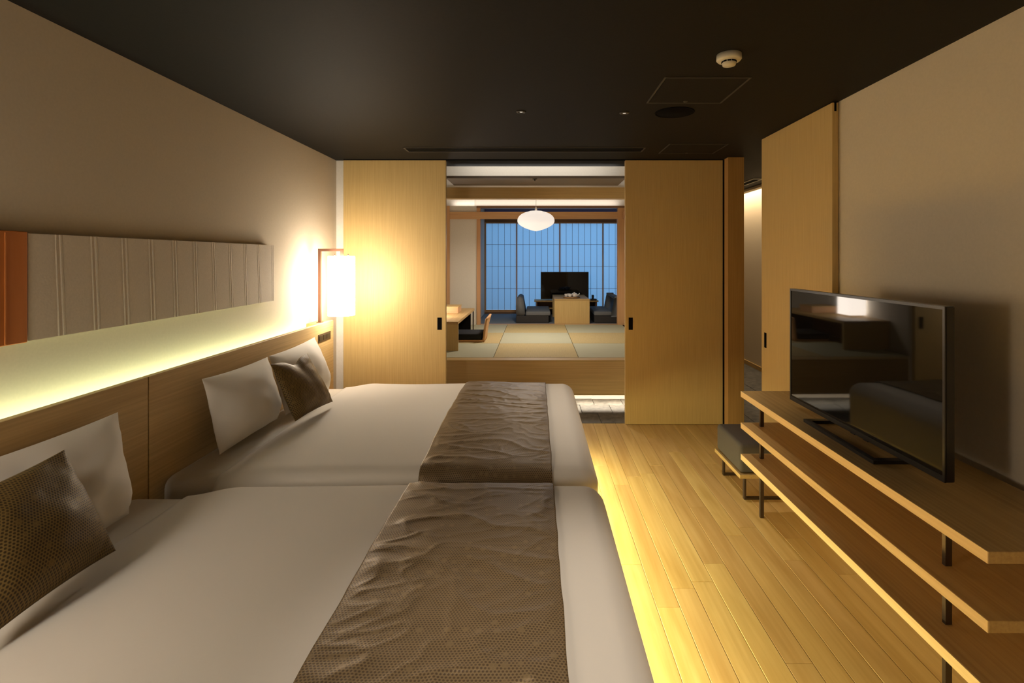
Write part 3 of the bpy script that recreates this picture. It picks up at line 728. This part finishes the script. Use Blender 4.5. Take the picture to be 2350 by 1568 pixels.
box('lamp_base', -1.375, -1.205, 6.24, 6.44, DT+0.0005, DT+0.02, 'oak_x', dl)

# floor chair
zc_ = empty('floor_chair', (-0.86, 6.65, FZ)); tag(zc_, 'legless wooden floor chair with a black cushion at the low desk', 'chair')
box('seat', -1.06, -0.66, 6.44, 6.86, FZ+0.001, FZ+0.028, 'cedar_x', zc_, 0.003, 2)
box('seat_cushion', -1.08, -0.675, 6.45, 6.85, FZ+0.029, FZ+0.105, 'black_cush', zc_, 0.015, 3)
vs = []; fs = []; n = 10; mrows = 8
for s_ in (0, 1):
    for i in range(mrows+1):
        for j in range(n+1):
            t = i/mrows; v = -1+2*j/n
            x = -0.665+0.05*t+0.022*t*t-0.03*v*v*t+s_*0.022; y = 6.65+0.205*v; z = FZ+0.002+0.325*t-0.03*(v*v)*(t > 0.99)
            vs.append((x, y, z))
Q = (mrows+1)*(n+1)
for i in range(mrows):
    for j in range(n):
        a = i*(n+1)+j; fs.append((a, a+1, a+n+2, a+n+1)); fs.append((Q+a, Q+a+n+1, Q+a+n+2, Q+a+1))
for i in range(mrows):
    for j in (0, n):
        a = i*(n+1)+j; fs.append((a, a+n+1, Q+a+n+1, Q+a) if j == 0 else (a, Q+a, Q+a+n+1, a+n+1))
for j in range(n):
    for i in (0, mrows):
        a = i*(n+1)+j; fs.append((a, Q+a, Q+a+1, a+1) if i == 0 else (a, a+1, Q+a+1, Q+a))
link('backrest', vs, fs, M['cedar_z'], zc_, True)

# low table
tb = empty('low_table', (0.575, 8.7, FZ)); tag(tb, 'low oak slab table between the two grey floor sofas', 'table')
TT = 0.852
box('top', 0.295, 0.856, 8.275, 9.26, TT-0.03, TT, 'oak_x', tb, 0.001, 1)
box('end_panel', 0.295, 0.856, 8.275, 8.305, FZ-0.003, TT-0.03, 'oak_z', tb, 0.001, 1)
box('end_panel', 0.295, 0.856, 9.23, 9.26, FZ-0.003, TT-0.03, 'oak_z', tb, 0.001, 1)
# things on the table
tray = empty('bamboo_tray', (0.585, 8.52, TT)); tag(tray, 'round brown bamboo tray on the low table', 'tray')
lathe('tray_bowl', [(0.0, TT+0.001), (0.12, TT+0.001), (0.15, TT+0.022), (0.143, TT+0.024), (0.115, TT+0.008), (0.0, TT+0.008)], 0.585, 8.52, 'basket', tray, 28)
for (dx, dy, r_, h_, lab) in ((0.045, 0.0, 0.06, 0.085, 'large round white teapot on the bamboo tray'),):
    q = empty('teapot', (0.585+dx, 8.52+dy, TT+0.008)); tag(q, lab, 'teapot')
    z = TT+0.0085
    lathe('pot_body', [(0.0, z), (r_*0.6, z), (r_, z+h_*0.35), (r_*0.92, z+h_*0.65), (r_*0.4, z+h_*0.85), (0.0, z+h_*0.88)], 0.63, 8.52, 'porcelain', q, 24)
    lathe('pot_knob', [(0.0, z+h_*0.86), (0.012, z+h_*0.88), (0.012, z+h_), (0.0, z+h_*1.04)], 0.63, 8.52, 'porcelain', q, 12)
    tube('pot_spout', [(0.685, 8.50, z+0.035), (0.705, 8.49, z+0.055), (0.712, 8.485, z+0.07)], 0.009, 'porcelain', q)
for i, (dx, dy) in enumerate(((-0.085, -0.01), (-0.04, 0.05), (-0.03, -0.075))):
    z = TT+0.0085
    c = lathe('tea_cup', [(0.0, z), (0.022, z), (0.033, z+0.045), (0.032, z+0.058), (0.029, z+0.058), (0.027, z+0.02), (0.0, z+0.012)], 0.585+dx, 8.52+dy, 'porcelain', None, 20)
    tag(c, 'small white tea cup on the bamboo tray', 'cup', 'tea cups on the tray')

# floor sofas
def sofa(x0, x1, back_left, label):
    xm = (x0+x1)/2
    s = empty('floor_sofa', (xm, 8.85, FZ)); tag(s, label, 'sofa')
    y0, y1 = 8.34, 9.30
    box('base', x0+0.005, x1-0.03 if back_left else x1-0.005, y0, y1, FZ-0.002, 0.575, 'sofa_dark', s, 0.01, 2)
    if back_left: box('seat_cushion', x0+0.16, x1, y0+0.005, y1, 0.576, 0.645, 'sofa', s, 0.022, 4)
    else: box('seat_cushion', x0, x1-0.16, y0+0.005, y1, 0.576, 0.645, 'sofa', s, 0.022, 4)
    bm = bmesh.new(); e = x0 if back_left else x1; d = 1 if back_left else -1
    bm_box(bm, -0.5, 0.5, y0+0.003, y1, 0.577, 0.865)
    for v in bm.verts:
        t = (v.co.z-0.577)/0.288
        inner = v.co.x > 0
        v.co.x = e+d*((0.155-0.055*t) if inner else 0.004+0.01*t)
    bmesh.ops.bevel(bm, geom=bm.edges[:], offset=0.02, segments=3, affect='EDGES')
    from_bm('backrest', bm, M['sofa'], s, True)
sofa(-0.325, 0.235, True, 'legless grey floor sofa with its back toward the open blue mat')
sofa(0.935, 1.385, False, 'legless grey floor sofa with its back toward the cedar post')

# low tv board, small tv
tbd = empty('tv_board', (0.53, 9.52, FZ)); tag(tbd, 'low oak board cabinet standing before the shoji screens', 'cabinet')
box('top', -0.03, 1.13, 9.35, 9.70, 0.715, 0.738, 'oak_x', tbd, 0.001, 1)
for xx in (0.0, 0.36, 0.72, 1.08): box('upright', xx, xx+0.022, 9.37, 9.69, 0.459, 0.715, 'lintel', tbd)
box('back_panel', 0.0, 1.10, 9.685, 9.70, 0.459, 0.715, 'lintel', tbd)
box('lower_shelf', 0.022, 1.08, 9.37, 9.685, 0.585, 0.60, 'oak_x', tbd)
t2 = empty('small_television', (0.525, 9.52, 0.738)); tag(t2, 'flat black television on the low board before the shoji screens', 'television')
box('housing', 0.087, 0.965, 9.50, 9.53, 0.752, 1.252, 'plastic', t2, 0.003, 1)
box('screen', 0.097, 0.955, 9.498, 9.5005, 0.768, 1.242, 'screen', t2)
box('stand', 0.38, 0.67, 9.43, 9.60, 0.739, 0.753, 'plastic', t2, 0.002, 1)
ph = empty('telephone', (1.04, 9.47, 0.738)); tag(ph, 'small dark telephone on the low board beside the television', 'telephone')
box('phone_base', 0.99, 1.10, 9.40, 9.54, 0.739, 0.765, 'plastic', ph, 0.006, 2)
box('handset', 1.015, 1.055, 9.42, 9.50, 0.766, 0.835, 'plastic', ph, 0.008, 2)
